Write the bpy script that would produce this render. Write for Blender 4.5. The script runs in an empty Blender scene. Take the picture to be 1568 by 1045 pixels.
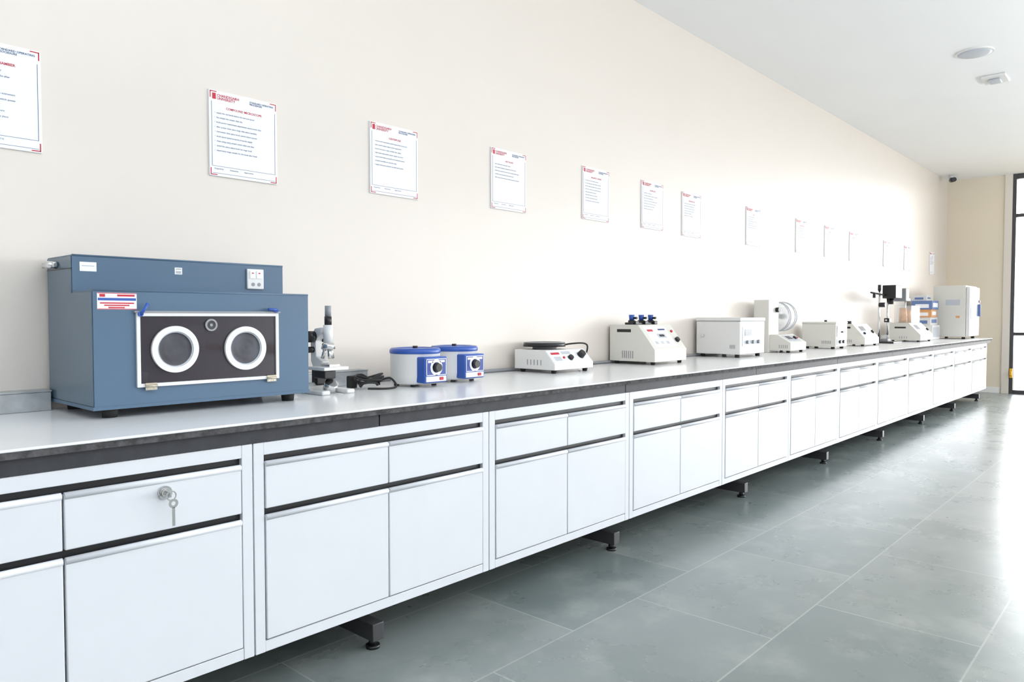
import bpy, bmesh, math, random
from mathutils import Vector, Matrix
random.seed(3)
S = bpy.context.scene
S.view_settings.view_transform = 'Standard'
S.view_settings.exposure = 0.0

# ---------------------------------------------------------------- materials
def mat(name, col, rough=0.5, metal=0.0, var=0.03, scale=8.0, bump=0.0, alpha=1.0, trans=0.0, emit=None, coat=0.0, spec=0.5):
    m = bpy.data.materials.new(name); m.use_nodes = True
    nt = m.node_tree; b = nt.nodes['Principled BSDF']
    b.inputs['Roughness'].default_value = rough
    b.inputs['Metallic'].default_value = metal
    b.inputs['Coat Weight'].default_value = coat
    b.inputs['Specular IOR Level'].default_value = spec
    tc = nt.nodes.new('ShaderNodeTexCoord')
    n = nt.nodes.new('ShaderNodeTexNoise'); n.inputs['Scale'].default_value = scale
    n.inputs['Detail'].default_value = 4
    nt.links.new(tc.outputs['Object'], n.inputs['Vector'])
    r = nt.nodes.new('ShaderNodeValToRGB')
    r.color_ramp.elements[0].position = 0.3; r.color_ramp.elements[1].position = 0.7
    r.color_ramp.elements[0].color = tuple(max(0, c*(1-var)) for c in col)+(1,)
    r.color_ramp.elements[1].color = tuple(min(1, c*(1+var)) for c in col)+(1,)
    nt.links.new(n.outputs['Fac'], r.inputs['Fac'])
    nt.links.new(r.outputs['Color'], b.inputs['Base Color'])
    if bump:
        bp = nt.nodes.new('ShaderNodeBump'); bp.inputs['Strength'].default_value = bump
        bp.inputs['Distance'].default_value = 0.01
        nt.links.new(n.outputs['Fac'], bp.inputs['Height']); nt.links.new(bp.outputs['Normal'], b.inputs['Normal'])
    b.inputs['Alpha'].default_value = alpha
    b.inputs['Transmission Weight'].default_value = trans
    return m

M_wall = mat('cream_paint', (0.775,0.716,0.655), 0.38, var=0.01, scale=1.5)
M_wallend = mat('cream_paint_end', (0.82,0.735,0.60), 0.5, var=0.01, scale=1.5)
M_ceil = mat('ceiling_paint', (0.90,0.905,0.91), 0.8, var=0.01, scale=1)
M_white = mat('white_powder_coat', (0.71,0.73,0.77), 0.32, var=0.01)
M_black = mat('black_plastic', (0.012,0.012,0.014), 0.35)
M_rub = mat('black_rubber', (0.02,0.02,0.02), 0.7)
M_apron = mat('charcoal_laminate', (0.042,0.043,0.050), 0.5, var=0.15, scale=20, spec=0.3)
M_steel = mat('galvanised_steel', (0.50,0.53,0.55), 0.35, metal=0.8, var=0.12, scale=25)
M_chrome = mat('chrome', (0.7,0.7,0.7), 0.15, metal=1.0)
M_brass = mat('worn_brass', (0.50,0.46,0.36), 0.4, metal=0.8)
M_blue = mat('blue_grey_enamel', (0.080,0.145,0.228), 0.38, var=0.03, scale=3)
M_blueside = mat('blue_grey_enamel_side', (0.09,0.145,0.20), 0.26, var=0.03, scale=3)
M_cobalt = mat('cobalt_plastic', (0.03,0.10,0.42), 0.3)
M_dkblue = mat('navy_print', (0.03,0.06,0.30), 0.4)
M_dev = mat('ivory_enamel', (0.73,0.72,0.67), 0.35, var=0.01)
M_devw = mat('white_enamel', (0.77,0.77,0.76), 0.3, var=0.01)
M_paper = mat('laminated_paper', (0.90,0.915,0.96), 0.5, var=0.005)
M_red = mat('red_ink', (0.55,0.02,0.04), 0.5)
M_ink = mat('dark_blue_ink', (0.04,0.08,0.20), 0.5)
M_grey = mat('grey_plastic', (0.30,0.31,0.33), 0.4)
M_ltgrey = mat('pale_grey_label', (0.52,0.55,0.60), 0.4)
M_clearwin = mat('smoked_acrylic', (0.05,0.042,0.055), 0.04, alpha=0.60, spec=0.6)
M_inner = mat('chamber_interior_paint', (0.085,0.085,0.11), 0.5)
M_darkport = mat('neoprene_sleeve', (0.060,0.060,0.075), 0.32, var=0.4, scale=14)
M_frame = mat('dark_aluminium', (0.07,0.07,0.075), 0.4, metal=0.3)
M_yellow = mat('yellow_enamel', (0.85,0.45,0.02), 0.4)
M_amber = mat('amber_plastic', (0.75,0.38,0.16), 0.3)
M_clear = mat('clear_acrylic', (0.9,0.93,0.95), 0.05, alpha=0.28)
M_carton = mat('blue_carton', (0.14,0.22,0.45), 0.5)
M_ground = mat('outdoor_paving', (0.55,0.45,0.30), 0.9, var=0.1)
M_top = mat('white_solid_worktop', (0.84,0.85,0.86), 0.20, var=0.015, scale=3)
M_edge = mat('worktop_raw_edge', (0.085,0.082,0.085), 0.8, var=0.45, scale=40, bump=0.4, spec=0.2)

def floor_mat():
    m = bpy.data.materials.new('kota_stone_floor'); m.use_nodes = True
    nt = m.node_tree; b = nt.nodes['Principled BSDF']; L = nt.links.new
    tc = nt.nodes.new('ShaderNodeTexCoord')
    br = nt.nodes.new('ShaderNodeTexBrick')
    br.inputs['Scale'].default_value = 1.0
    br.inputs['Brick Width'].default_value = 0.90; br.inputs['Row Height'].default_value = 0.60
    br.inputs['Mortar Size'].default_value = 0.005; br.inputs['Mortar Smooth'].default_value = 0.8
    br.inputs['Color1'].default_value = (0.180,0.215,0.212,1)
    br.inputs['Color2'].default_value = (0.240,0.268,0.262,1)
    br.inputs['Mortar'].default_value = (0.38,0.40,0.385,1)
    L(tc.outputs['Object'], br.inputs['Vector'])
    n1 = nt.nodes.new('ShaderNodeTexNoise'); n1.inputs['Scale'].default_value = 2.2; n1.inputs['Detail'].default_value = 6; n1.inputs['Roughness'].default_value=0.55
    n1.inputs['Distortion'].default_value = 0.2
    L(tc.outputs['Object'], n1.inputs['Vector'])
    r1 = nt.nodes.new('ShaderNodeValToRGB')
    r1.color_ramp.elements[0].position=0.30; r1.color_ramp.elements[0].color=(0.78,0.80,0.80,1)
    r1.color_ramp.elements[1].position=0.72; r1.color_ramp.elements[1].color=(1.0,1.0,0.98,1)
    L(n1.outputs['Fac'], r1.inputs['Fac'])
    mx = nt.nodes.new('ShaderNodeMix'); mx.data_type='RGBA'; mx.blend_type='MULTIPLY'; mx.inputs[0].default_value=1
    L(br.outputs['Color'], mx.inputs[6]); L(r1.outputs['Color'], mx.inputs[7])
    n2 = nt.nodes.new('ShaderNodeTexNoise'); n2.inputs['Scale'].default_value = 3.5; n2.inputs['Detail'].default_value = 10; n2.inputs['Roughness'].default_value=0.62
    L(tc.outputs['Object'], n2.inputs['Vector'])
    r2 = nt.nodes.new('ShaderNodeValToRGB')
    r2.color_ramp.elements[0].position=0.50; r2.color_ramp.elements[0].color=(0,0,0,1)
    r2.color_ramp.elements[1].position=0.78; r2.color_ramp.elements[1].color=(0.6,0.6,0.6,1)
    L(n2.outputs['Fac'], r2.inputs['Fac'])
    m2 = nt.nodes.new('ShaderNodeMix'); m2.data_type='RGBA'
    L(r2.outputs['Color'], m2.inputs[0]); L(mx.outputs[2], m2.inputs[6]); m2.inputs[7].default_value=(0.36,0.38,0.36,1)
    L(m2.outputs[2], b.inputs['Base Color'])
    rr = nt.nodes.new('ShaderNodeMapRange'); rr.inputs[3].default_value=0.22; rr.inputs[4].default_value=0.34
    L(n1.outputs['Fac'], rr.inputs[0]); L(rr.outputs[0], b.inputs['Roughness'])
    b.inputs['Specular IOR Level'].default_value=0.6
    bp = nt.nodes.new('ShaderNodeBump'); bp.inputs['Strength'].default_value=0.06; bp.inputs['Distance'].default_value=0.012
    L(n1.outputs['Fac'], bp.inputs['Height']); L(bp.outputs['Normal'], b.inputs['Normal'])
    return m
M_floor = floor_mat()

# ---------------------------------------------------------------- mesh builder
class B:
    def __init__(s, name):
        s.name=name; s.bm=bmesh.new(); s.mats=[]
    def mi(s, m):
        if m not in s.mats: s.mats.append(m)
        return s.mats.index(m)
    def _fin(s, verts, m, bev=0, seg=2, smooth=False):
        fs=set(); es=set()
        for v in verts:
            for f in v.link_faces: fs.add(f)
            for e in v.link_edges: es.add(e)
        i=s.mi(m)
        for f in fs: f.material_index=i; f.smooth=smooth
        if bev>0:
            r=bmesh.ops.bevel(s.bm, geom=list(es), offset=bev, segments=seg, affect='EDGES', profile=0.5)
            for f in r['faces']: f.material_index=i; f.smooth=True
    def box(s,x0,x1,y0,y1,z0,z1,m,bev=0,seg=2):
        r=bmesh.ops.create_cube(s.bm,size=1)['verts']
        for v in r:
            v.co=Vector(((x0+x1)/2+v.co.x*(x1-x0),(y0+y1)/2+v.co.y*(y1-y0),(z0+z1)/2+v.co.z*(z1-z0)))
        s._fin(r,m,bev,seg)
    def obox(s,c,ax,ay,az,m,bev=0):
        r=bmesh.ops.create_cube(s.bm,size=2)['verts']
        c=Vector(c);ax=Vector(ax);ay=Vector(ay);az=Vector(az)
        for v in r: v.co=c+ax*v.co.x+ay*v.co.y+az*v.co.z
        s._fin(r,m,bev)
    def cyl(s,p0,p1,r,m,r2=None,seg=28,bev=0):
        p0=Vector(p0);p1=Vector(p1);d=p1-p0
        if r2 is None: r2=r
        q=d.to_track_quat('Z','Y').to_matrix().to_4x4()
        mt=Matrix.Translation((p0+p1)/2)@q
        o=bmesh.ops.create_cone(s.bm,cap_ends=True,segments=seg,radius1=r,radius2=r2,depth=d.length,matrix=mt)['verts']
        s._fin(o,m)
        for v in o:
            for f in v.link_faces:
                if len(f.verts)==4: f.smooth=True
    def prism(s,prof,x0,x1,m,bev=0):
        a=[s.bm.verts.new((x0,p[0],p[1])) for p in prof]
        b=[s.bm.verts.new((x1,p[0],p[1])) for p in prof]
        n=len(prof); fs=[s.bm.faces.new(a),s.bm.faces.new(b[::-1])]
        for i in range(n): fs.append(s.bm.faces.new((a[i],b[i],b[(i+1)%n],a[(i+1)%n])))
        bmesh.ops.recalc_face_normals(s.bm,faces=fs)
        s._fin(a+b,m,bev)
    def lathe(s,c,prof,m,axis='Z',seg=48):
        c=Vector(c); rows=[]
        for (r,h) in prof:
            row=[]
            for k in range(seg):
                a=2*math.pi*k/seg
                if axis=='Z': p=Vector((r*math.cos(a),r*math.sin(a),h))
                elif axis=='X': p=Vector((h,r*math.cos(a),r*math.sin(a)))
                else: p=Vector((r*math.cos(a),h,r*math.sin(a)))
                row.append(s.bm.verts.new(c+p))
            rows.append(row)
        i=s.mi(m); fs=[]
        for a,b in zip(rows,rows[1:]):
            for k in range(seg):
                f=s.bm.faces.new((a[k],a[(k+1)%seg],b[(k+1)%seg],b[k])); f.material_index=i; f.smooth=True; fs.append(f)
        return fs
    def ring(s,c,R,r,t,m,axis='Y'):
        fs=s.lathe(c,[(r,0),(r,-t),(R,-t),(R,0),(r,0)],m,axis)
        for f in fs: f.smooth=False
    def tube(s,pts,r,m,seg=10):
        pts=[Vector(p) for p in pts]; rows=[]
        for i,p in enumerate(pts):
            d=(pts[min(i+1,len(pts)-1)]-pts[max(i-1,0)]).normalized()
            u=d.cross(Vector((0,0,1)))
            if u.length<0.05: u=d.cross(Vector((1,0,0)))
            u.normalize(); w=u.cross(d)
            rows.append([s.bm.verts.new(p+(u*math.cos(2*math.pi*k/seg)+w*math.sin(2*math.pi*k/seg))*r) for k in range(seg)])
        i=s.mi(m)
        for a,b in zip(rows,rows[1:]):
            for k in range(seg):
                f=s.bm.faces.new((a[k],a[(k+1)%seg],b[(k+1)%seg],b[k])); f.material_index=i; f.smooth=True
        for row in (rows[0],rows[-1]):
            f=s.bm.faces.new(row); f.material_index=i
    def text(s,body,x,y,z,size,m,align='LEFT',space=1.0,bold=0.0):
        c=bpy.data.curves.new('t','FONT'); c.body=body; c.size=size; c.align_x=align; c.align_y='TOP'; c.space_line=space
        c.resolution_u=2; c.extrude=0.0001; c.offset=bold
        o=bpy.data.objects.new('t',c); S.collection.objects.link(o)
        bpy.context.view_layer.update()
        me=bpy.data.meshes.new_from_object(o.evaluated_get(bpy.context.evaluated_depsgraph_get()))
        bpy.data.objects.remove(o); bpy.data.curves.remove(c)
        me.transform(Matrix.Translation((x,y,z))@Matrix.Rotation(math.pi/2,4,'X'))
        n0=len(s.bm.faces); s.bm.from_mesh(me); bpy.data.meshes.remove(me)
        s.bm.faces.ensure_lookup_table(); i=s.mi(m)
        for f in s.bm.faces[n0:]: f.material_index=i
    def done(s,parent=None,recalc=True):
        if recalc: bmesh.ops.recalc_face_normals(s.bm,faces=s.bm.faces)
        me=bpy.data.meshes.new(s.name); s.bm.to_mesh(me); s.bm.free()
        for m in s.mats: me.materials.append(m)
        o=bpy.data.objects.new(s.name,me); S.collection.objects.link(o)
        if parent: o.parent=parent
        return o

def smooth_path(pts,n=8):
    P=[Vector(p) for p in pts]; out=[]
    for i in range(len(P)-1):
        p0=P[max(i-1,0)];p1=P[i];p2=P[i+1];p3=P[min(i+2,len(P)-1)]
        for k in range(n):
            t=k/n
            out.append(0.5*((2*p1)+(-p0+p2)*t+(2*p0-5*p1+4*p2-p3)*t*t+(-p0+3*p1-3*p2+p3)*t**3))
    out.append(P[-1]); return out

# ---------------------------------------------------------------- dimensions
CAM_D=2.923; H=1.22; ZC=3.455; XE=13.91
def Y(D): return D-CAM_D
YF=Y(2.0995); ZT=0.90
YR=-9.0

# ---------------------------------------------------------------- room shell
b=B('wall_left'); b.box(-4,XE+0.2,0,0.2,0,ZC,M_wall); b.done()
b=B('floor'); b.box(-5,XE+0.2,YR,0.2,-0.1,0,M_floor); b.done()
b=B('ceiling'); b.box(-5,XE+0.2,YR,0.2,ZC,ZC+0.15,M_ceil); b.done()
b=B('wall_end'); b.box(XE,XE+0.2,-0.805,0,0,ZC,M_wallend); b.done()
b=B('trim_end_pillar'); b.box(XE-0.03,XE+0.12,-0.905,-0.805,0,ZC,M_wall); b.done()
b=B('window_1')
yy=-0.905
b.box(XE,XE+0.08,YR,yy,ZC-0.08,ZC,M_frame); b.box(XE,XE+0.08,YR,yy,0,0.06,M_frame)
for zz in (2.78,0.92): b.box(XE,XE+0.08,YR,yy,zz,zz+0.05,M_frame)
k=0
while yy-k*1.25>YR+0.1:
    a=yy-k*1.25; b.box(XE-0.01,XE+0.09,a-0.05,a,0,ZC,M_frame); k+=1
b.box(XE-0.05,XE-0.01,-0.955,-0.915,0.25,0.40,M_yellow,0.008); b.box(XE-0.09,XE-0.05,-0.95,-0.92,0.29,0.36,M_yellow,0.008)
b.done()
b=B('baseboard_end'); b.box(XE-0.012,XE,-0.79,-0.01,0,0.09,M_ceil); b.done()
b=B('ground_outside'); b.box(XE+0.2,XE+30,-30,12,-0.15,-0.05,M_ground); b.done()

# ceiling fixtures
b=B('ceiling_speaker'); c=(7.3,-1.57,ZC)
b.lathe(c,[(0.001,-0.022),(0.10,-0.022),(0.125,-0.014),(0.13,0)],M_ltgrey); b.ring((c[0],c[1],c[2]),0.14,0.12,0.012,M_devw,axis='Z'); b.done()
b=B('emergency_ceiling_light'); cx,cy=8.2,-1.575
b.box(cx-0.13,cx+0.13,cy-0.10,cy+0.10,ZC-0.025,ZC,M_devw,0.008); b.box(cx-0.07,cx+0.07,cy-0.05,cy+0.05,ZC-0.045,ZC-0.024,M_ltgrey,0.01); b.done()
b=B('ceiling_security_camera'); b.cyl((13.4,-0.15,ZC),(13.4,-0.15,ZC-0.04),0.035,M_white); b.cyl((13.43,-0.15,ZC-0.07),(13.28,-0.22,ZC-0.085),0.035,M_black); b.cyl((13.4,-0.15,ZC-0.04),(13.4,-0.16,ZC-0.07),0.012,M_black); b.done()

# ---------------------------------------------------------------- bench
W=1.04; XS=1.13-2*W-W; XEND=12.85
b=B('laboratory_countertop')
b.box(XS,XEND,YF-0.02,0,ZT-0.008,ZT,M_top,0.002,1)
b.box(XS,XEND,YF-0.015,0,ZT-0.026,ZT-0.008,M_edge)
b.done()
b=B('countertop_apron')
x=1.61-1.56*3
while x<XEND:
    x1=min(x+1.56,XEND-0.03); b.box(max(x,XS)+0.002,x1-0.002,YF-0.002,YF+0.016,0.831,ZT-0.026,M_apron,0.001,1); x+=1.56
b.done()
def cabinet(x0,w,lock=False):
    b=B('lab_base_cabinet'); x1=x0+w
    b.box(x0+0.003,x1-0.003,YF+0.022,YF+0.60,0.17,0.831,M_white)
    b.box(x0+0.05,x1-0.05,YF+0.05,YF+0.56,0.83,ZT-0.026,M_apron)
    sw=0.036
    b.box(x0+0.002,x0+sw,YF,YF+0.024,0.17,0.83,M_white,0.0015,1)
    b.box(x1-sw,x1-0.002,YF,YF+0.024,0.17,0.83,M_white,0.0015,1)
    b.box(x0+sw,x1-sw,YF+0.001,YF+0.024,0.79,0.83,M_white,0.0015,1)
    b.box(x0+sw,x1-sw,YF+0.001,YF+0.024,0.17,0.205,M_white,0.0015,1)
    b.box(x0+sw,x1-sw,YF+0.017,YF+0.0235,0.20,0.795,M_black)  # black sheet over the white carcass, standing in for shade in the gaps
    xm=(x0+x1)/2
    for (a,c) in ((x0+sw+0.004,xm-0.0025),(xm+0.0025,x1-sw-0.004)):
        for (z0,z1) in ((0.622,0.766),(0.209,0.598)):
            b.box(a,c,YF-0.003,YF+0.016,z0,z1,M_white,0.003,2)
            b.cyl((a+0.001,YF+0.001,z1-0.004),(c-0.001,YF+0.001,z1-0.004),0.0095,M_white,seg=16)
    if lock:
        lx,lz=0.862,0.728
        b.cyl((lx,YF-0.003,lz),(lx,YF-0.010,lz),0.019,M_chrome); b.cyl((lx,YF-0.01,lz),(lx,YF-0.022,lz),0.012,M_chrome)
        b.box(lx-0.002,lx+0.002,YF-0.045,YF-0.02,lz-0.007,lz+0.007,M_chrome)
        b.ring((lx,YF-0.047,lz-0.002),0.014,0.011,0.002,M_chrome)
        b.ring((lx+0.010,YF-0.036,lz-0.027),0.013,0.006,0.002,M_chrome)
        b.box(lx+0.006,lx+0.014,YF-0.038,YF-0.036,lz-0.09,lz-0.038,M_chrome)
    return b.done()
xx=XS; 
while xx<XEND-0.3:
    w=min(W,XEND-0.02-xx)
    if w<0.6: w=XEND-0.02-xx
    cabinet(xx,w,lock=(abs(xx-0.09)<0.01)); xx+=W
for k in range(-2,8):
    s=1.64+1.535*k
    if s>XEND: break
    b=B('bench_support_frame')
    b.box(s-0.025,s+0.025,YF+0.05,-0.06,0.035,0.10,M_frame,0.003)
    b.box(s-0.025,s+0.025,-0.16,-0.11,0.10,ZT-0.026,M_frame)
    for yy in (YF+0.085,-0.10):
        b.cyl((s,yy,0),(s,yy,0.012),0.026,M_black); b.cyl((s,yy,0.01),(s,yy,0.037),0.015,M_black)
    b.done()
def trunk(xa,xb):
    b=B('cable_trunking'); b.box(xa,xb,-0.075,0,ZT,0.965,M_steel,0.002,1)
    n=int((xb-xa)/0.2)
    for k in range(n): 
        xx=xa+0.1+k*0.2; b.cyl((xx,-0.0755,0.93),(xx,-0.078,0.93),0.006,M_steel,seg=12); b.box(xx+0.05,xx+0.07,-0.0765,-0.075,0.91,0.925,M_grey)
    b.box(xa,xb,-0.079,0,0.965,0.970,M_steel); b.done()
trunk(XS,0.80); trunk(1.575,2.12)
b=B('wall_cable'); b.tube(smooth_path([(2.15,-0.02,ZT+0.011),(3.2,-0.012,ZT+0.011),(4.6,-0.02,ZT+0.011),(6.4,-0.012,ZT+0.011),(8.2,-0.02,ZT+0.011)]),0.010,M_grey); b.done()

# ---------------------------------------------------------------- posters
def poster(xl,zt,title,n=9,w=0.300,h=0.345):
    b=B('wall_mounted_procedure_poster'); y=-0.008
    b.box(xl,xl+w,y,0,zt-h,zt,M_paper,0.001,1)
    e=0.010; yf=y-0.0006
    b.box(xl+e,xl+e+0.0015,yf,y,zt-h+e+0.03,zt-e-0.035,M_ink); b.box(xl+w-e-0.0015,xl+w-e,yf,y,zt-h+e+0.03,zt-e-0.035,M_ink)
    for (sx,cx) in ((1,xl+0.004),(-1,xl+w-0.004)):
        for (sz,cz) in ((-1,zt-0.004),(1,zt-h+0.004)):
            b.box(min(cx,cx+sx*0.028),max(cx,cx+sx*0.028),yf,y,min(cz,cz+sz*0.0035),max(cz,cz+sz*0.0035),M_red)
            b.box(min(cx,cx+sx*0.0035),max(cx,cx+sx*0.0035),yf,y,min(cz,cz+sz*0.028),max(cz,cz+sz*0.028),M_red)
    b.box(xl+0.014,xl+0.029,yf,y,zt-0.036,zt-0.012,M_red)
    b.box(xl+e,xl+w-e,yf,y,zt-h+0.040,zt-h+0.0412,M_ink)
    b.box(xl+e,xl+w-e,yf,y,zt-h+0.0115,zt-h+0.0127,M_ink)
    b.text('CHANDIGARH\nUNIVERSITY',xl+0.033,yf,zt-0.012,0.0145,M_red,space=0.85,bold=0.0003)
    b.text('STANDARD OPERATING\nPROCEDURE',xl+w-0.125,yf,zt-0.014,0.0098,M_ink,space=0.9,bold=0.00015)
    b.text(title,xl+w/2,yf,zt-0.060,0.0128,M_red,'CENTER',bold=0.0002)
    rnd=random.Random(title)
    words=['the','sample','switch','place','power','supply','clean','ensure','before','slide','adjust','properly','carefully','experiment','after','instrument','stage','speed','using','and','set','knob']
    lines=[]
    for i in range(n):
        t='\u2022  '
        m_=rnd.randint(34,54)
        while len(t)<m_: t+=rnd.choice(words)+' '
        lines.append(t)
    b.text('\n'.join(lines),xl+0.022,yf,zt-0.085,0.0088,M_ink,space=2.15)
    b.text('Prepared by            Checked by            Approved by',xl+0.02,yf,zt-h+0.034,0.0078,M_ink)
    b.done(recalc=False)
PL=[(0.507,2.126,'INOCULATION CHAMBER',9),(1.397,2.136,'COMPOUND MICROSCOPE',9),(2.192,2.163,'CENTRIFUGE',7),(3.033,2.181,'HOT PLATE',5),
(3.892,2.205,'MAGNETIC STIRRER',8),(4.602,2.21,'WATER BATH',7),(5.187,2.20,'HEATING BLOCK',6),(6.332,2.21,'OVEN',6),(7.48,2.215,'DISSOLUTION UNIT',6),
(8.29,2.22,'FRIABILATOR',5),(9.10,2.22,'HARDNESS TESTER',6),(10.43,2.22,'SPECTROMETER',6),(11.40,2.22,'PROJECTOR',6),(12.80,2.22,'INCUBATOR',6)]
for p in PL: poster(*p)

# ---------------------------------------------------------------- blue chamber (hollow, with real window)
b=B('inoculation_chamber'); yf=Y(2.47); yu=Y(2.65); yb=-0.03; L_,R_=0.81,1.561
x0,x1,z0,z1=0.934,1.432,0.993,1.232; t=0.011
yi=yf+0.012; ym=yf+0.215
b.box(L_,R_,ym,yb,0.932,1.42,M_blue)
b.box(L_,R_,yu,ym,1.303,1.42,M_blue)
b.box(L_,R_,yf,yi,z1-t,1.303,M_blue); b.box(L_,R_,yf,yi,0.932,z0+t,M_blue)
b.box(L_,x0+t,yf,yi,z0+t,z1-t,M_blue); b.box(x1-t,R_,yf,yi,z0+t,z1-t,M_blue)
b.box(L_,R_,yi,ym,1.290,1.303,M_blue)
b.box(L_,L_+0.01,yi,ym,0.944,1.290,M_blue); b.box(R_-0.01,R_,yi,ym,0.944,1.290,M_blue)
b.box(L_,R_,yi,ym,0.932,0.944,M_blue)
b.cyl((L_,yf+0.0015,1.3015),(R_,yf+0.0015,1.3015),0.0035,M_blue,seg=12); b.cyl((L_,yu+0.0015,1.4185),(R_,yu+0.0015,1.4185),0.0035,M_blue,seg=12)
b.box(L_+0.012,R_-0.012,ym-0.006,ym-0.002,0.946,1.288,M_inner)
b.box(L_+0.012,R_-0.012,yi+0.002,ym-0.006,0.946,0.949,M_inner)
b.cyl((1.00,yf+0.13,0.949),(1.00,yf+0.13,1.03),0.02,M_ltgrey); b.box(1.14,1.23,yf+0.15,yf+0.20,1.10,1.19,M_ltgrey,0.004)
b.box(L_-0.0025,L_-0.0002,yf+0.004,yb-0.002,0.942,1.296,M_blueside); b.box(L_-0.0025,L_-0.0002,yu+0.004,yb-0.002,1.296,1.416,M_blueside)
for fx in (L_+0.06,R_-0.06):
    for fy in (yf+0.05,yb-0.05):
        b.cyl((fx,fy,ZT),(fx,fy,0.934),0.022,M_rub,r2=0.026)
b.box(L_-0.004,R_+0.004,yf-0.002,yb,0.929,0.940,M_blue)
b.box(L_-0.0035,L_-0.001,yu,yb,1.375,1.378,M_black)
b.box(x0+t,x1-t,yf-0.003,yf+0.0005,z0+t,z1-t,M_clearwin)
for q in ((x0,x1,z0,z0+t),(x0,x1,z1-t,z1),(x0,x0+t,z0+t,z1-t),(x1-t,x1,z0+t,z1-t)):
    b.box(q[0],q[1],yf-0.009,yf-0.0002,q[2],q[3],M_devw)
b.box(x0-0.006,x1+0.006,yf-0.012,yf-0.0002,z1+0.0005,z1+0.006,M_grey)
for (cx,cz) in ((1.055,1.112),(1.302,1.108)):
    b.ring((cx,yf-0.0035,cz),0.077,0.059,0.010,M_devw)
    b.ring((cx,yf-0.0035,cz),0.0595,0.055,0.005,M_ltgrey)
    b.lathe((cx,yf-0.006,cz),[(0.056,-0.002),(0.054,0.0),(0.050,0.001),(0.040,-0.0005),(0.030,0.001),(0.015,0.0),(0.0005,0.0005)],M_darkport,'Y')
b.ring((1.178,yf-0.004,1.191),0.021,0.015,0.006,M_grey); b.cyl((1.178,yf-0.0035,1.191),(1.178,yf-0.007,1.191),0.014,M_darkport); b.cyl((1.178,yf-0.0035,1.191),(1.178,yf-0.009,1.191),0.005,M_grey)
for hx in (0.975,1.40):
    b.box(hx-0.018,hx+0.018,yf-0.013,yf-0.0092,0.983,1.006,M_brass); b.cyl((hx-0.018,yf-0.014,0.996),(hx+0.018,yf-0.014,0.996),0.004,M_brass,seg=12)
    for q in (-0.01,0.01): b.cyl((hx+q,yf-0.0125,0.988),(hx+q,yf-0.0142,0.988),0.0025,M_chrome,seg=10)
b.tube([(0.945,yf-0.012,1.225),(0.952,yf-0.02,1.24),(0.965,yf-0.02,1.262)],0.005,M_cobalt); b.cyl((0.945,yf-0.0,1.228),(0.945,yf-0.016,1.228),0.008,M_cobalt)
b.tube([(1.425,yf-0.012,1.242),(1.41,yf-0.02,1.245),(1.385,yf-0.02,1.246)],0.005,M_cobalt); b.cyl((1.42,yf,1.242),(1.42,yf-0.016,1.242),0.008,M_cobalt)
b.box(0.822,0.938,yf-0.0012,yf-0.0002,1.242,1.294,M_paper); b.box(0.824,0.936,yf-0.0018,yf-0.0013,1.270,1.278,M_cobalt)
for i in range(3): b.box(0.83+i*0.012,0.93-i*0.014,yf-0.0018,yf-0.0013,1.260-i*0.007,1.264-i*0.007,M_red)
b.box(0.829,0.845,yf-0.0018,yf-0.0013,1.281,1.290,M_red); b.box(0.88,0.932,yf-0.0018,yf-0.0013,1.283,1.289,M_red)
b.box(0.8225,0.9375,yf-0.0018,yf-0.0013,1.2425,1.2445,M_red); b.box(0.8225,0.9375,yf-0.0018,yf-0.0013,1.2915,1.2935,M_red)
b.box(0.832,0.882,yu-0.0012,yu-0.0002,1.368,1.398,M_paper); b.box(0.838,0.876,yu-0.0018,yu-0.0013,1.384,1.387,M_ltgrey)
b.box(1.137,1.163,yu-0.0012,yu-0.0002,1.370,1.394,M_paper)
for i in range(4):
    for j in range(4):
        if (i*3+j*5)%3!=1: b.box(1.141+i*0.0048,1.1445+i*0.0048,yu-0.0018,yu-0.0013,1.3735+j*0.0045,1.3768+j*0.0045,M_grey)
b.box(1.407,1.475,yu-0.010,yu-0.0002,1.325,1.402,M_devw,0.003)
for i in range(2): b.box(1.417+i*0.027,1.438+i*0.027,yu-0.013,yu-0.0102,1.366,1.394,M_paper); b.box(1.424+i*0.027,1.431+i*0.027,yu-0.0145,yu-0.0132,1.384,1.388,M_red)
for i in range(2): b.cyl((1.43+i*0.024,yu-0.0102,1.343),(1.43+i*0.024,yu-0.0115,1.343),0.007,M_grey,seg=16)
b.cyl((L_-0.003,yb-0.10,1.392),(L_-0.035,yb-0.10,1.392),0.012,M_chrome); b.box(L_-0.02,L_-0.003,yb-0.12,yb-0.0,1.384,1.402,M_chrome,0.004)
b.done()

# ---------------------------------------------------------------- microscope
b=B('compound_microscope'); mx,my=1.76,Y(2.66)
b.box(mx-0.08,mx-0.04,my-0.10,my+0.09,ZT,ZT+0.018,M_devw,0.006); b.box(mx+0.04,mx+0.08,my-0.10,my+0.09,ZT,ZT+0.018,M_devw,0.006)
b.box(mx-0.08,mx+0.08,my+0.03,my+0.09,ZT,ZT+0.03,M_devw,0.008)
b.cyl((mx-0.055,my+0.05,ZT+0.03),(mx+0.02,my+0.05,ZT+0.03),0.012,M_devw)
b.box(mx-0.022,mx+0.022,my+0.03,my+0.07,ZT+0.03,ZT+0.11,M_black,0.006)
b.prism([(my+0.02,ZT+0.10),(my-0.01,ZT+0.13),(my+0.04,ZT+0.15),(my+0.045,ZT+0.22),(my+0.0,ZT+0.25),(my+0.0,ZT+0.275),(my+0.05,ZT+0.27),(my+0.082,ZT+0.22),(my+0.08,ZT+0.13),(my+0.06,ZT+0.10)],mx-0.018,mx+0.018,M_devw,0.004)
b.box(mx-0.06,mx+0.06,my-0.085,my+0.035,ZT+0.098,ZT+0.112,M_devw,0.003)
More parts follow.
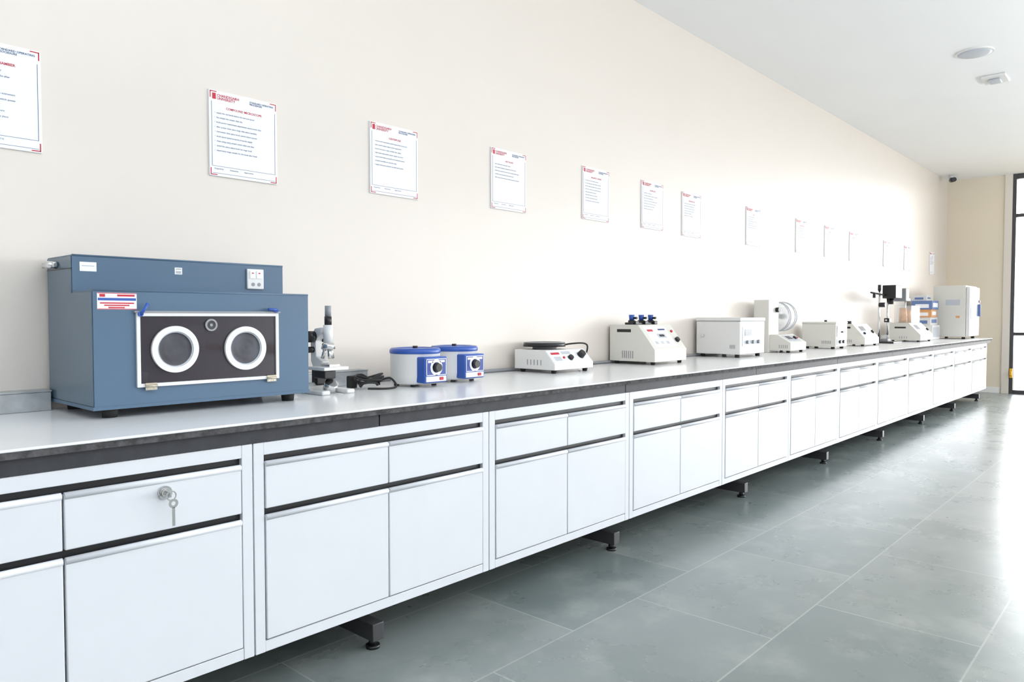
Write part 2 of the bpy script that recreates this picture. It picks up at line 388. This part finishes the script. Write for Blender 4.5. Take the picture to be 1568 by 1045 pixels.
b.box(mx-0.055,mx-0.0,my-0.08,my+0.0,ZT+0.065,ZT+0.098,M_black,0.004)
b.box(mx-0.025,mx+0.025,my-0.07,my-0.01,ZT+0.112,ZT+0.122,M_chrome,0.001)
b.cyl((mx,my-0.03,ZT+0.06),(mx,my-0.03,ZT+0.10),0.02,M_black)
b.cyl((mx,my-0.03,ZT+0.015),(mx,my-0.05,ZT+0.045),0.028,M_chrome)
b.cyl((mx,my-0.025,ZT+0.205),(mx,my-0.025,ZT+0.285),0.020,M_devw); b.cyl((mx,my-0.025,ZT+0.285),(mx,my-0.025,ZT+0.32),0.015,M_black)
b.cyl((mx,my-0.025,ZT+0.32),(mx,my-0.025,ZT+0.365),0.013,M_grey)
b.cyl((mx,my-0.025,ZT+0.185),(mx,my-0.025,ZT+0.21),0.030,M_chrome,r2=0.024)
for a in (0.2,2.3,4.4): 
    b.cyl((mx+0.012*math.cos(a),my-0.025+0.012*math.sin(a),ZT+0.19),(mx+0.024*math.cos(a),my-0.025+0.024*math.sin(a),ZT+0.145),0.008,M_chrome)
for sx in (-1,1):
    b.cyl((mx+sx*0.018,my+0.055,ZT+0.235),(mx+sx*0.05,my+0.055,ZT+0.235),0.024,M_black)
    b.cyl((mx+sx*0.018,my+0.06,ZT+0.18),(mx+sx*0.04,my+0.06,ZT+0.18),0.013,M_black)
b.done()

# black coiled lead
b=B('coiled_power_cord'); cx,cy=1.985,Y(2.66)
pts=[]
for k in range(90):
    a=k/90*2*math.pi*4.3
    r=0.046+0.012*math.sin(k*0.9*0.6)
    pts.append((cx+r*1.25*math.cos(a)+0.012*math.sin(k*.3),cy+r*math.sin(a),ZT+0.007+0.0005*k*0.9+0.010*(1+math.sin(a*1.5+k*0.1))))
b.tube(pts,0.0048,M_rub)
b.tube(smooth_path([(cx+.05,cy,ZT+0.03),(cx+0.085,cy-0.04,ZT+0.045),(cx+0.09,cy-0.08,ZT+0.012),(cx+0.03,cy-0.10,ZT+0.006),(cx-0.05,cy-0.06,ZT+0.008)]),0.0048,M_rub)
b.box(cx-0.05,cx-0.01,cy+0.07,cy+0.10,ZT,ZT+0.055,M_rub,0.005)
b.tube(smooth_path([(cx-0.03,cy+0.08,ZT+0.05),(cx+0.0,cy+0.05,ZT+0.06),(cx+0.03,cy+0.02,ZT+0.03)]),0.0048,M_rub)
b.done()

# ---------------------------------------------------------------- tabletop centrifuges
def centrifuge(cx,cy,R=0.115):
    b=B('tabletop_centrifuge')
    b.lathe((cx,cy,ZT),[(0.001,0.012),(R*0.92,0.012),(R*0.97,0.02),(R,0.05),(R,0.15),(R*1.01,0.152)],M_devw)
    b.lathe((cx,cy,ZT),[(R*1.01,0.150),(R*1.03,0.154),(R*1.03,0.166),(R*0.97,0.174),(R*0.80,0.176),(R*0.74,0.171),(R*0.3,0.173),(0.001,0.174)],M_cobalt)
    b.cyl((cx,cy,ZT+0.172),(cx,cy,ZT+0.184),0.012,M_black)
    for a in (0.8,2.4,3.9,5.5): b.cyl((cx+R*.75*math.cos(a),cy+R*.75*math.sin(a),ZT),(cx+R*.75*math.cos(a),cy+R*.75*math.sin(a),ZT+0.014),0.012,M_rub,seg=16)
    y1=cy-R-0.03
    b.box(cx-0.068,cx+0.068,y1,cy-R*0.5,ZT+0.02,ZT+0.138,M_cobalt,0.006)
    b.box(cx-0.060,cx+0.060,y1-0.002,y1,ZT+0.055,ZT+0.128,M_dkblue); 
    for q in ((-0.06,0.06,0.126,0.129),(-0.06,0.06,0.054,0.057),(-0.06,-0.057,0.055,0.128),(0.057,0.06,0.055,0.128)):
        b.box(cx+q[0],cx+q[1],y1-0.003,y1-0.0015,ZT+q[2],ZT+q[3],M_paper)
    b.ring((cx,y1-0.002,ZT+0.09),0.036,0.024,0.001,M_paper)
    b.cyl((cx,y1-0.002,ZT+0.09),(cx,y1-0.022,ZT+0.09),0.022,M_black,r2=0.018)
    b.box(cx-0.05,cx-0.02,y1-0.003,y1-0.001,ZT+0.112,ZT+0.122,M_paper); b.box(cx+0.02,cx+0.05,y1-0.003,y1-0.001,ZT+0.112,ZT+0.122,M_paper)
    b.box(cx-0.060,cx+0.060,y1-0.002,y1,ZT+0.026,ZT+0.050,M_devw)
    b.box(cx+0.02,cx+0.04,y1-0.006,y1-0.001,ZT+0.032,ZT+0.045,M_red)
    b.done()
centrifuge(2.235,Y(2.64)); centrifuge(2.53,Y(2.69))

def console(name,x0,x1,yf,yb,zt,zs,ys,body=M_dev,foot=0.02):
    b=B(name); z0=ZT+foot
    b.prism([(yf,z0),(yf,zs),(ys,zt),(yb,zt),(yb,z0)],x0,x1,body,0.003)
    for fx in (x0+0.035,x1-0.035):
        for fy in (yf+0.035,yb-0.035): b.cyl((fx,fy,ZT),(fx,fy,z0+0.001),0.013,M_rub,r2=0.017,seg=16)
    n=Vector((0,-(zt-zs),(ys-yf))).normalized()
    up=Vector((0,ys-yf,zt-zs)); Ls=up.length; up.normalize()
    def P(x,t,o=0): return Vector((x,yf,zs))+up*(t*Ls)+n*o
    def patch(xa,xb,ta,tb,m,o=0.0012):
        c=P((xa+xb)/2,(ta+tb)/2,o/2); b.obox(c,((xb-xa)/2,0,0),up*((tb-ta)*Ls/2),n*(o/2),m)
    def knob(x,t,r,m,h=0.018): b.cyl(P(x,t,0),P(x,t,h),r,m,r2=r*0.85,seg=20)
    return b,patch,knob
def vents(b,x,ya,yb,z,n=6,h=0.03):
    for i in range(n):
        y=ya+(yb-ya)*i/(n-1); b.box(x-0.0015,x+0.001,y-0.003,y+0.003,z,z+h,M_grey)

# hot plate
x0,x1,yf,yb=3.18,3.54,Y(2.57),Y(2.87)
b,patch,knob=console('laboratory_hot_plate',x0,x1,yf,yb,1.03,0.955,yf+0.07,M_devw)
patch(x0+0.02,x1-0.02,0.08,0.92,M_paper); patch(x0+0.025,x0+0.10,0.65,0.8,M_red,0.002); patch(x0+0.12,x1-0.16,0.65,0.85,M_ltgrey,0.002)
patch(x0+0.03,x0+0.09,0.2,0.5,M_ltgrey,0.002)
knob(x0+0.17,0.35,0.018,M_black); knob(x0+0.28,0.5,0.024,M_black,0.03); knob(x0+0.115,0.4,0.008,M_red,0.008)
cx,cy=(x0+x1)/2-0.03,(yf+yb)/2+0.05
b.cyl((cx,cy,1.03),(cx,cy,1.045),0.07,M_grey); b.cyl((cx,cy,1.045),(cx,cy,1.068),0.125,M_black,r2=0.122,seg=48); b.ring((cx,cy,1.0705),0.122,0.10,0.003,M_grey,'Z')
vents(b,x0,yf+0.1,yf+0.2,0.945,5)
b.tube(smooth_path([(x0+0.22,yf+0.20,1.035),(x0+0.28,yf+0.10,1.06),(x0+0.38,yf+0.06,1.05),(x1+0.035,yf+0.1,0.95),(x1+0.05,yf+0.15,ZT+0.007)]),0.005,M_rub)
b.done()

# console with blue-topped valves
x0,x1,yf,yb=4.186,4.60,Y(2.545),Y(2.90)
b,patch,knob=console('vacuum_manifold_console',x0,x1,yf,yb,1.165,1.0,yf+0.13)
patch(x0+0.04,x1-0.10,0.12,0.92,M_paper); patch(x0+0.06,x0+0.13,0.72,0.80,M_red,0.002); patch(x0+0.15,x0+0.25,0.45,0.62,M_ltgrey,0.003); patch(x0+0.17,x0+0.23,0.50,0.58,M_black,0.004)
for i in range(3): patch(x0+0.07+i*0.07,x0+0.10+i*0.07,0.22,0.32,M_ltgrey,0.003)
patch(x0+0.20,x0+0.29,0.76,0.82,M_ink,0.002)
knob(x1-0.055,0.35,0.020,M_black); knob(x1-0.055,0.7,0.010,M_red,0.01)
b.box(x0-0.002,x0+0.001,yb-0.17,yb-0.06,1.115,1.135,M_black)
vents(b,x0,yf+0.17,yf+0.25,0.94,6,0.05); b.cyl((x0,yb-0.10,0.98),(x0-0.006,yb-0.10,0.98),0.006,M_chrome)
for i in range(3):
    cx=x0+0.07+i*0.12
    for cy in (yb-0.13,):
        b.cyl((cx,cy,1.165),(cx,cy,1.195),0.024,M_black); b.box(cx-0.02,cx+0.02,cy-0.045,cy-0.01,1.165,1.19,M_black,0.004)
        b.cyl((cx,cy,1.195),(cx,cy,1.232),0.016,M_cobalt,r2=0.020); b.cyl((cx,cy-0.02,1.21),(cx,cy-0.045,1.21),0.008,M_black)
b.box(x0+0.03,x1-0.06,yb-0.16,yb-0.10,1.165,1.180,M_black,0.004)
b.done()

# rectangular bath
x0,x1,yf,yb=5.38,5.83,Y(2.52),Y(2.89)
b=B('rectangular_water_bath')
b.box(x0,x1,yf,yb,ZT+0.025,1.185,M_devw,0.006)
b.box(x0-0.004,x1+0.004,yf-0.006,yb+0.002,1.185,1.212,M_devw,0.006)
b.box(x0-0.003,x1+0.003,yf-0.003,yb+0.0,1.183,1.186,M_grey)
b.box(x0+0.04,x1-0.04,yf-0.003,yf,0.99,1.14,M_ltgrey,0.001,1); b.box(x0+0.08,x0+0.2,yf-0.005,yf-0.002,1.07,1.12,M_grey)
for i in range(3): b.cyl((x0+0.12+i*0.1,yf-0.003,1.02),(x0+0.12+i*0.1,yf-0.02,1.02),0.014,M_grey,seg=20)
b.cyl((x0,yb-0.06,1.07),(x0-0.02,yb-0.06,1.07),0.012,M_chrome,seg=16)
for i in range(4): b.box(x0-0.002,x0+0.001,yf+0.04+i*0.012,yf+0.045+i*0.012,0.97,1.0,M_grey)
for fx in (x0+0.04,x1-0.04):
    for fy in (yf+0.04,yb-0.04): b.cyl((fx,fy,ZT),(fx,fy,ZT+0.026),0.018,M_rub)
b.done()

# friability tester with clear drum
x0,x1,yf,yb=6.40,6.76,Y(2.53),Y(2.78)
b,patch,knob=console('friability_test_apparatus',x0,x1,yf,yb,1.06,0.99,yf+0.12)
patch(x0+0.04,x1-0.06,0.15,0.85,M_ltgrey); patch(x0+0.08,x0+0.18,0.4,0.75,M_black,0.002); knob(x0+0.24,0.5,0.02,M_black); knob(x0+0.30,0.5,0.01,M_red,0.01)
b.box(x0-0.02,x0+0.20,yb-0.06,yb+0.08,ZT+0.0,1.37,M_dev,0.006)
b.cyl((x0+0.20,yb-0.0,1.22),(x0+0.46,yb-0.0,1.22),0.012,M_chrome)
for xa in (x0+0.26,x0+0.40):
    b.cyl((xa,yb,1.22),(xa+0.035,yb,1.22),0.132,M_clear,seg=48)
    b.ring((xa+0.001,yb,1.22),0.138,0.131,0.005,M_ltgrey,'X'); b.ring((xa+0.038,yb,1.22),0.138,0.131,0.005,M_ltgrey,'X')
    b.cyl((xa+0.034,yb,1.22),(xa+0.04,yb,1.22),0.03,M_devw); b.cyl((xa-0.008,yb,1.22),(xa,yb,1.22),0.022,M_grey)
b.cyl((x0+0.44,yb,1.22),(x0+0.49,yb,1.22),0.022,M_black)
b.cyl((x0+0.14,yb-0.06,1.28),(x0+0.14,yb-0.09,1.28),0.022,M_black)
vents(b,x0,yf+0.03,yf+0.1,0.94,5)
b.done()

# box oven
x0,x1,yf,yb=7.47,7.80,Y(2.51),Y(2.84)
b=B('small_muffle_oven')
b.box(x0,x1,yf,yb,ZT+0.02,1.15,M_dev,0.005); b.box(x0-0.004,x1+0.004,yf-0.004,yb,1.15,1.168,M_dev,0.004)
b.box(x0+0.03,x1-0.03,yf-0.008,yf,1.02,1.13,M_devw,0.003); b.box(x0+0.03,x1-0.03,yf-0.004,yf,0.94,1.0,M_ltgrey); b.cyl((x0+0.1,yf,0.97),(x0+0.1,yf-0.02,0.97),0.016,M_black); b.cyl((x0+0.2,yf,0.97),(x0+0.2,yf-0.02,0.97),0.016,M_black)
b.box(x0+0.13,x0+0.2,yf-0.025,yf-0.008,1.06,1.075,M_black,0.003)
b.cyl((x0+0.15,yf+0.15,1.168),(x0+0.15,yf+0.15,1.185),0.014,M_black); vents(b,x0,yf+0.05,yf+0.13,0.95,6)
for fx in (x0+0.04,x1-0.04):
    for fy in (yf+0.04,yb-0.04): b.cyl((fx,fy,ZT),(fx,fy,ZT+0.021),0.018,M_rub)
b.done()

# sloped meter console
x0,x1,yf,yb=8.37,8.86,Y(2.51),Y(2.80)
b,patch,knob=console('digital_colorimeter',x0,x1,yf,yb,1.14,0.99,yf+0.13)
patch(x0+0.05,x1-0.12,0.2,0.85,M_ltgrey); patch(x0+0.10,x0+0.25,0.5,0.8,M_black,0.003); knob(x1-0.07,0.4,0.022,M_black); knob(x0+0.1,0.3,0.015,M_black)
b.box(x0-0.002,x0+0.001,yb-0.14,yb-0.05,1.09,1.11,M_black); vents(b,x0,yf+0.14,yf+0.2,0.94,4)
b.cyl((x0+0.15,yb-0.08,1.14),(x0+0.15,yb-0.08,1.17),0.022,M_black); b.done()

# optical stand
b=B('optical_stand_with_camera'); sx,sy=9.62,Y(2.66)
b.box(sx-0.16,sx+0.20,sy-0.14,sy+0.12,ZT,ZT+0.02,M_black,0.004); b.box(sx-0.06,sx+0.06,sy-0.05,sy+0.05,ZT+0.02,ZT+0.05,M_grey,0.004)
b.cyl((sx-0.10,sy+0.04,ZT+0.02),(sx-0.10,sy+0.04,1.56),0.012,M_chrome); b.cyl((sx+0.10,sy,ZT+0.02),(sx+0.10,sy,1.50),0.014,M_chrome)
b.cyl((sx-0.42,sy+0.04,1.50),(sx+0.50,sy+0.0,1.46),0.010,M_black)
b.box(sx+0.05,sx+0.32,sy-0.10,sy+0.05,1.44,1.60,M_black,0.008)
b.box(sx+0.42,sx+0.56,sy-0.12,sy+0.03,1.41,1.57,M_grey,0.008)
b.cyl((sx-0.10,sy+0.04,1.36),(sx-0.10,sy-0.03,1.36),0.028,M_black); b.cyl((sx-0.10,sy+0.04,1.53),(sx-0.10,sy+0.04,1.60),0.018,M_black)
b.cyl((sx+0.19,sy-0.01,1.44),(sx+0.19,sy-0.01,1.37),0.035,M_black,r2=0.028); b.cyl((sx-0.3,sy+0.04,1.50),(sx-0.3,sy+0.04,1.44),0.016,M_black)
b.box(sx+0.06,sx+0.14,sy-0.03,sy+0.03,1.15,1.20,M_black,0.004); b.cyl((sx+0.02,sy,1.175),(sx+0.10,sy,1.175),0.01,M_chrome)
b.cyl((sx,sy,ZT+0.05),(sx,sy,ZT+0.10),0.04,M_clear)
b.done()

# disintegration tester
x0,x1,yf,yb=10.25,10.85,Y(2.42),Y(2.78)
b,patch,knob=console('tablet_disintegration_tester',x0,x1,yf,yb,1.14,0.99,yf+0.14)
patch(x0+0.05,x1-0.1,0.2,0.85,M_ltgrey); patch(x0+0.1,x0+0.25,0.45,0.8,M_black,0.003); knob(x1-0.06,0.4,0.02,M_black)
b.box(x0-0.002,x0+0.001,yf+0.17,yb-0.06,1.07,1.09,M_black); vents(b,x0,yf+0.16,yf+0.24,0.94,4)
b.box(x0+0.04,x0+0.46,yb-0.24,yb-0.04,1.14,1.36,M_clear,0.004)
b.cyl((x0+0.14,yb-0.12,1.14),(x0+0.14,yb-0.12,1.33),0.05,M_amber,r2=0.04); b.cyl((x0+0.34,yb-0.12,1.14),(x0+0.34,yb-0.12,1.31),0.045,M_amber)
b.cyl((x0+0.23,yb-0.12,1.14),(x0+0.23,yb-0.12,1.45),0.010,M_chrome); b.box(x0+0.10,x0+0.40,yb-0.14,yb-0.10,1.42,1.46,M_grey,0.004)
b.done()

# stacked cartons of mixed size
b=B('stacked_reagent_cartons')
zz=ZT
for (w,d,h,o,m,m2) in ((0.42,0.30,0.20,0.0,M_devw,M_ltgrey),(0.38,0.28,0.11,0.03,M_devw,M_carton),(0.30,0.24,0.11,0.02,M_amber,M_paper),(0.36,0.26,0.12,0.01,M_carton,M_paper),(0.26,0.20,0.08,0.10,M_devw,M_carton)):
    xa=11.45+o; ya=Y(2.56)+o
    b.box(xa,xa+w,ya,ya+d,zz,zz+h,m,0.003)
    b.box(xa+0.05,xa+w-0.05,ya-0.002,ya,zz+0.03,zz+h-0.03,m2); b.box(xa-0.002,xa,ya+0.04,ya+d-0.05,zz+0.02,zz+h*0.6,m2)
    zz+=h
b.done()

# incubator
x0,x1,yf,yb=12.0,12.72,Y(2.22),Y(2.68)
b=B('laboratory_incubator')
b.box(x0,x1,yf+0.05,yb,ZT+0.03,1.66,M_dev,0.008)
b.box(x0+0.005,x1-0.13,yf,yf+0.048,ZT+0.04,1.64,M_devw,0.01); b.box(x1-0.125,x1-0.003,yf+0.01,yf+0.05,ZT+0.04,1.64,M_devw,0.006)
b.box(x0+0.06,x0+0.48,yf-0.004,yf+0.001,1.10,1.50,M_cobalt); b.box(x1-0.17,x1-0.14,yf-0.035,yf,1.22,1.40,M_carton,0.006)
b.box(x0+0.06,x0+0.30,yf-0.003,yf+0.001,1.54,1.61,M_cobalt); b.box(x1-0.11,x1-0.02,yf+0.006,yf+0.011,1.50,1.60,M_grey)
for i in range(3): b.cyl((x1-0.065,yf+0.01,1.44-i*0.08),(x1-0.065,yf-0.01,1.44-i*0.08),0.02,M_grey,seg=16)
b.box(x0-0.002,x0+0.002,yf+0.12,yf+0.30,1.38,1.46,M_ltgrey); b.box(x0-0.002,x0+0.002,yf+0.12,yf+0.17,1.20,1.23,M_amber)
for fx in (x0+0.05,x1-0.05):
    for fy in (yf+0.08,yb-0.04): b.cyl((fx,fy,ZT),(fx,fy,ZT+0.031),0.022,M_rub)
b.done()

# ---------------------------------------------------------------- lights
def ceiling_fill(x,y,z,size,p,col=(1,1,1)):  # unseen area light facing up, added to brighten the ceiling
    l=bpy.data.lights.new('added_ceiling_fill','AREA'); l.shape='SQUARE'; l.size=size; l.energy=p; l.color=col
    o=bpy.data.objects.new('added_ceiling_fill',l); S.collection.objects.link(o); o.location=(x,y,z); o.rotation_euler=(math.pi,0,0)
ceiling_fill(-0.2,-3.0,2.0,1.0,72,(0.78,0.90,1.0))  # cool fill added near the camera, whitens the upper near wall
for i in range(5): ceiling_fill(1.6+i*2.7,-4.9,2.0,1.5,100,(0.97,0.98,1.0))  # row of added fills along the room, not actual fittings

# ---------------------------------------------------------------- world
w=bpy.data.worlds.new('World'); S.world=w; w.use_nodes=True; nt=w.node_tree; nt.nodes.clear()
out=nt.nodes.new('ShaderNodeOutputWorld'); bg=nt.nodes.new('ShaderNodeBackground')
tc=nt.nodes.new('ShaderNodeTexCoord'); sp=nt.nodes.new('ShaderNodeSeparateXYZ'); mr=nt.nodes.new('ShaderNodeMapRange')
mr.interpolation_type='SMOOTHSTEP'
mr.inputs[1].default_value=0.35; mr.inputs[2].default_value=1.0; mr.inputs[3].default_value=0.92; mr.inputs[4].default_value=12.5
nt.links.new(tc.outputs['Generated'],sp.inputs[0]); nt.links.new(sp.outputs['X'],mr.inputs[0]); nt.links.new(mr.outputs[0],bg.inputs['Strength'])
bg.inputs['Color'].default_value=(0.96,0.98,1.0,1)
nt.links.new(bg.outputs[0],out.inputs[0])

# ---------------------------------------------------------------- camera
cd=bpy.data.cameras.new('camera'); cd.sensor_width=36; cd.lens=36*1130/1568; cd.clip_start=0.05
cam=bpy.data.objects.new('camera',cd); S.collection.objects.link(cam)
th=math.atan(1027/1130)
cam.location=(0,-CAM_D,H); cam.rotation_euler=(math.pi/2-37.5/1130,0,th-math.pi/2)
S.camera=cam
